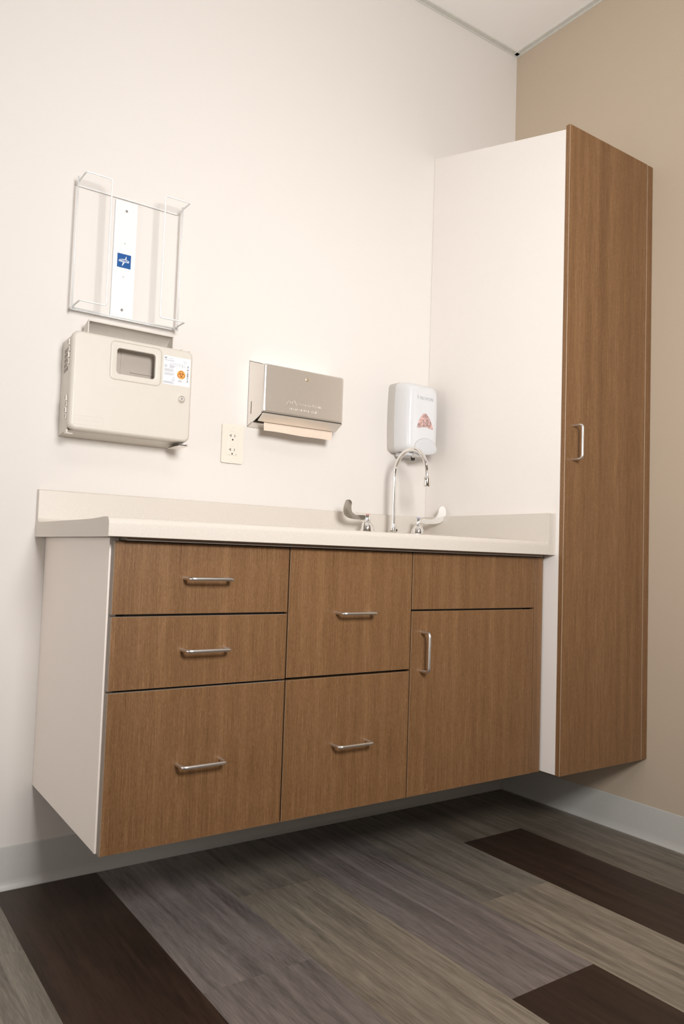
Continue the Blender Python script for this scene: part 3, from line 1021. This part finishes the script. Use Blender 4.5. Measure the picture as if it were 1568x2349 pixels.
# front cover: tray with rounded edges
bm = B()
cov = []
cz0, cz1 = 1.2330, 1.3745
for inset, y in ((0.0, -0.0800), (0.0, cf + 0.006), (0.0008, cf + 0.003), (0.0028, cf + 0.0008), (0.0060, cf)):
    cov.append([bm.verts.new((x, y, z)) for x, z in rrect(tx0 - 0.0012 + inset, tx1 + 0.0012 - inset, cz0 + inset, cz1 - inset, 0.006, 5)])
for a, b_ in zip(cov, cov[1:]):
    n = len(a)
    for k in range(n):
        bm.faces.new((a[k], a[(k + 1) % n], b_[(k + 1) % n], b_[k]))
bm.faces.new(cov[-1])
cv = obj('front_cover', bm, M['steel'], tw, True)
bm = B()
add_prism(bm, [(-0.0955, 1.2310), (-0.0955, 1.2290), (-0.0640, 1.2110), (-0.0625, 1.2125), (-0.0900, 1.2310)], tx0 + 0.002, tx1 - 0.002, 'x')
obj('dispensing_lip', bm, M['steel'], tw)
bm = B()
add_box(bm, tx0 + 0.004, tx1 - 0.004, -0.0780, -0.0200, 1.2262, 1.2300)
add_box(bm, tx0 + 0.001, tx1 - 0.001, -0.0945, -0.0800, 1.2312, 1.2338)
obj('dark_interior', bm, M['dark'], tw)
bm = B()
add_box(bm, tx0 - 0.0004, tx0, -0.0235, -0.0205, 1.2370, 1.2740)
obj('fill_gauge_slot', bm, M['dark'], tw)
bm = B()
add_lathe(bm, [(0.0056, 0), (0.0056, 0.0014), (0.0048, 0.0018)], (0.7735, cf, 1.3475), 'y', 22)
kl = obj('lock', bm, M['brass'], cv, True)
bm = B()
add_prism(bm, [(0.7700, 1.3445), (0.7708, 1.3438), (0.7770, 1.3505), (0.7762, 1.3512)], cf - 0.0018, cf - 0.0022, 'y')
obj('key_slot', bm, M['soap_grey'], kl)
bm = B()
for x in (0.7625, 0.7845):
    add_lathe(bm, [(0.0011, 0), (0.0011, 0.0009)], (x, cf, 1.3475), 'y', 10)
obj('rivet', bm, M['brass'], cv)
bm = B()
yE = cf + 0.0001
add_text(bm, 'Georgia-Pacific', 0.7455, yE, 1.2655, 0.0105, 0.0850, extrude=0.0006)
add_text(bm, 'PROFESSIONAL SERIES', 0.7180, yE, 1.2505, 0.0065, 0.0990, extrude=0.0006)
for (a, b_) in (((0.7050, 1.2655), (0.7410, 1.2655)), ((0.7050, 1.2655), (0.7160, 1.2800)), ((0.7160, 1.2800), (0.7310, 1.2800)), ((0.7310, 1.2800), (0.7410, 1.2655))):
    add_tube(bm, [(a[0], yE, a[1]), (b_[0], yE, b_[1])], 0.0006, 6)
add_text(bm, 'GP', 0.7170, yE, 1.2680, 0.0090, 0.0140, extrude=0.0006, bold=0.02)
obj('embossed_lettering', bm, M['steel'], cv)
# the towel hanging out of the slot
pt = thing('paper_towel', 'brown folded paper towel hanging out of the bottom of the steel dispenser', 'paper towel', (0.7680, -0.055, 1.18))
bm = B()
nx, nz = 24, 10
gv = []
for i in range(nx + 1):
    u = i / nx
    col = []
    for j in range(nz + 1):
        v = j / nz
        x = 0.6560 + (0.8960 - 0.6560) * u
        drop = 0.032 + 0.004 * u
        z = 1.2170 - drop * v + 0.0012 * math.sin(u * 9) * v
        y = -0.0560 - 0.016 * v + 0.0035 * math.sin(u * 7 + 1) * v * v + 0.0022 * math.sin(u * 3.0) * v
        x += (-0.006 + (-0.004) * u) * v
        col.append(bm.verts.new((x, y, z)))
    gv.append(col)
fcs = []
for i in range(nx):
    for j in range(nz):
        fcs.append(bm.faces.new((gv[i][j], gv[i + 1][j], gv[i + 1][j + 1], gv[i][j + 1])))
r = bmesh.ops.extrude_face_region(bm, geom=fcs)
bmesh.ops.translate(bm, verts=[q for q in r['geom'] if isinstance(q, bmesh.types.BMVert)], vec=(0, 0.0012, 0.0008))
tw_o = obj('sheet', bm, M['paper'], pt, True)

# ------------------------------------------------------------------ soap dispenser
so = thing('soap_dispenser', 'white and grey soap dispenser on the wall behind the gooseneck faucet', 'soap dispenser', (1.220, -0.001, 1.17))
sx0, sx1 = 1.1530, 1.2870
def loft(bm, rings, cap0=True, cap1=True):
    vs = [[bm.verts.new(p) for p in r] for r in rings]
    for a, b_ in zip(vs, vs[1:]):
        n = len(a)
        for k in range(n):
            bm.faces.new((a[k], a[(k + 1) % n], b_[(k + 1) % n], b_[k]))
    if cap0:
        bm.faces.new(vs[0])
    if cap1:
        bm.faces.new(list(reversed(vs[-1])))
    return vs
def barrel(x0, x1, z0, z1, r, bulge, n=8):
    """rounded outline whose sides bow outwards"""
    out = []
    for x, z in rrect(x0, x1, z0, z1, r, n):
        t = (z - (z0 + z1) / 2) / ((z1 - z0) / 2)
        s = 1 if x > (x0 + x1) / 2 else -1
        out.append((x + s * bulge * (1 - t * t), z))
    return out
def side_subdiv(pts, m_=6):
    out = []
    L = len(pts)
    for i in range(L):
        a, b_ = pts[i], pts[(i + 1) % L]
        d_ = math.hypot(b_[0] - a[0], b_[1] - a[1])
        k = max(1, int(d_ / 0.02))
        for j in range(k):
            out.append((a[0] + (b_[0] - a[0]) * j / k, a[1] + (b_[1] - a[1]) * j / k))
    return out
def bar_ring(x0, x1, z0, z1, r, bulge, y):
    base = side_subdiv(rrect(x0, x1, z0, z1, r, 6))
    out = []
    zm, hz = (z0 + z1) / 2, (z1 - z0) / 2
    for x, z in base:
        t = (z - zm) / hz
        s = (x - (x0 + x1) / 2) / ((x1 - x0) / 2)
        out.append((x + s * bulge * (1 - t * t), y, z))
    return out
bm = B()
loft(bm, [bar_ring(sx0 + 0.004, sx1 - 0.004, 1.1800, 1.4130, 0.016, 0.004, y) for y in (-0.001, -0.012)] + [bar_ring(sx0 + 0.003, sx1 - 0.003, 1.1780, 1.4120, 0.016, 0.004, y) for y in (-0.02, -0.0375)])
obj('back_plate', bm, M['soap_grey'], so, True)
# cover: side walls, then a stepped, bulging face
bm = B()
rg = []
for (ins_, zt_, zb_, r_, y, bg) in ((0.0030, 1.4110, 1.1800, 0.016, -0.0380, 0.0040), (0.0020, 1.4100, 1.1800, 0.017, -0.0420, 0.0040), (0.0030, 1.4055, 1.1780, 0.018, -0.0800, 0.0040),
                                   (0.0050, 1.4000, 1.1770, 0.020, -0.0960, 0.0035), (0.0085, 1.3950, 1.1780, 0.022, -0.1045, 0.0030), (0.0140, 1.3890, 1.1810, 0.022, -0.1090, 0.0020), (0.0230, 1.3780, 1.1870, 0.022, -0.1115, 0.001), (0.0300, 1.3700, 1.1930, 0.022, -0.1120, 0.001), (0.045, 1.350, 1.210, 0.018, -0.1122, 0.0)):
    rg.append(bar_ring(sx0 + ins_, sx1 - ins_, zb_, zt_, r_, bg, y))
# equal vertex counts
mlen = min(len(r_) for r_ in rg)
def resample(r_, n):
    P = [Vector(p) for p in r_] + [Vector(r_[0])]
    L = [0]
    for a, b_ in zip(P, P[1:]):
        L.append(L[-1] + (b_ - a).length)
    out, i = [], 0
    for k in range(n):
        s = L[-1] * k / n
        while L[i + 1] < s:
            i += 1
        t_ = (s - L[i]) / max(L[i + 1] - L[i], 1e-9)
        out.append(tuple(P[i].lerp(P[i + 1], t_)))
    return out
rg = [resample(r_, 72) for r_ in rg]
loft(bm, rg, True, True)
cover = obj('cover', bm, M['soap_white'], so, True)
yf_ = -0.1126
bm = B()
tri = fillet([(1.1965, 0, 1.2580), (1.2240, 0, 1.3080), (1.2535, 0, 1.2585), (1.1965, 0, 1.2580)], 0.006, 4)
tri = bezier_outline([(1.1900, 1.2590), (1.1955, 1.2760), (1.2070, 1.2955), (1.2215, 1.3060), (1.2370, 1.2950), (1.2500, 1.2750), (1.2570, 1.2585), (1.2510, 1.2560), (1.2220, 1.2600), (1.1960, 1.2550)], 3)
add_prism(bm, tri, yf_ + 0.006, yf_ - 0.0004, 'y')
wn = obj('viewing_window', bm, M['bag'], cover, False)
wn['label'] = 'rounded triangular window showing pink soap'
bm = B()
tro = [(1.2225 + (x - 1.2225) * 1.07, 1.279 + (z - 1.279) * 1.07) for x, z in tri]
frame_strip(bm, tro, tri, yf_ + 0.004, 0.0048)
obj('window_rim', bm, M['soap_white'], cover, True)
bm = B()
add_text(bm, 'PROVON', 1.1990, yf_ + 0.0008, 1.3485, 0.0105, 0.0560, extrude=0.0011)
obj('lettering', bm, M['print_silver'], cover)
bm = B()
yl = yf_ + 0.0008
for k in range(4):
    add_box(bm, 1.1875 + 0.0006 * k, 1.1945 - 0.0006 * k, yl - 0.0011, yl, 1.3590 - 0.0030 * k, 1.3605 - 0.0030 * k)
obj('drop_emblem', bm, M['print_silver'], cover)
# grey push bar on the lower face
bm = B()
ell = []
for sc, y in ((1.0, -0.090), (1.0, -0.1120), (0.96, -0.1140), (0.80, -0.1152), (0.5, -0.1158)):
    ring = []
    for k in range(36):
        a = 2 * math.pi * k / 36
        x = 1.2290 + 0.0470 * sc * math.cos(a)
        s = math.sin(a)
        z = 1.1905 + (0.0330 if s > 0 else 0.0210) * sc * s
        ring.append((x, y, z))
    ell.append(ring)
loft(bm, ell)
obj('push_bar', bm, M['push_grey'], so, True)
bm = B()
ell = []
for y in (-0.092, -0.1128):
    ell.append([(1.2290 + 0.0478 * math.cos(2 * math.pi * k / 36), y, 1.1905 + (0.0340 if math.sin(2 * math.pi * k / 36) > 0 else 0.0205) * math.sin(2 * math.pi * k / 36)) for k in range(36)])
loft(bm, ell)
obj('push_bar_gap', bm, M['soap_grey'], so, True)
bm = B()
add_box(bm, 1.1800, 1.2600, -0.0800, -0.0150, 1.1660, 1.1800, 0.004)
obj('bottom_cradle', bm, M['push_grey'], so, True)
bm = B()
add_lathe(bm, [(0.0060, 0), (0.0075, 0.012), (0.0075, 0.018)], (1.2200, -0.060, 1.1540))
obj('nozzle', bm, M['dark'], so, True)
bm = B()
add_prism(bm, [(-0.088, 1.1800), (-0.096, 1.1620), (-0.078, 1.1600), (-0.072, 1.1780)], 1.2000, 1.2380, 'x', 0.001)
obj('push_lever', bm, M['soap_grey'], so)
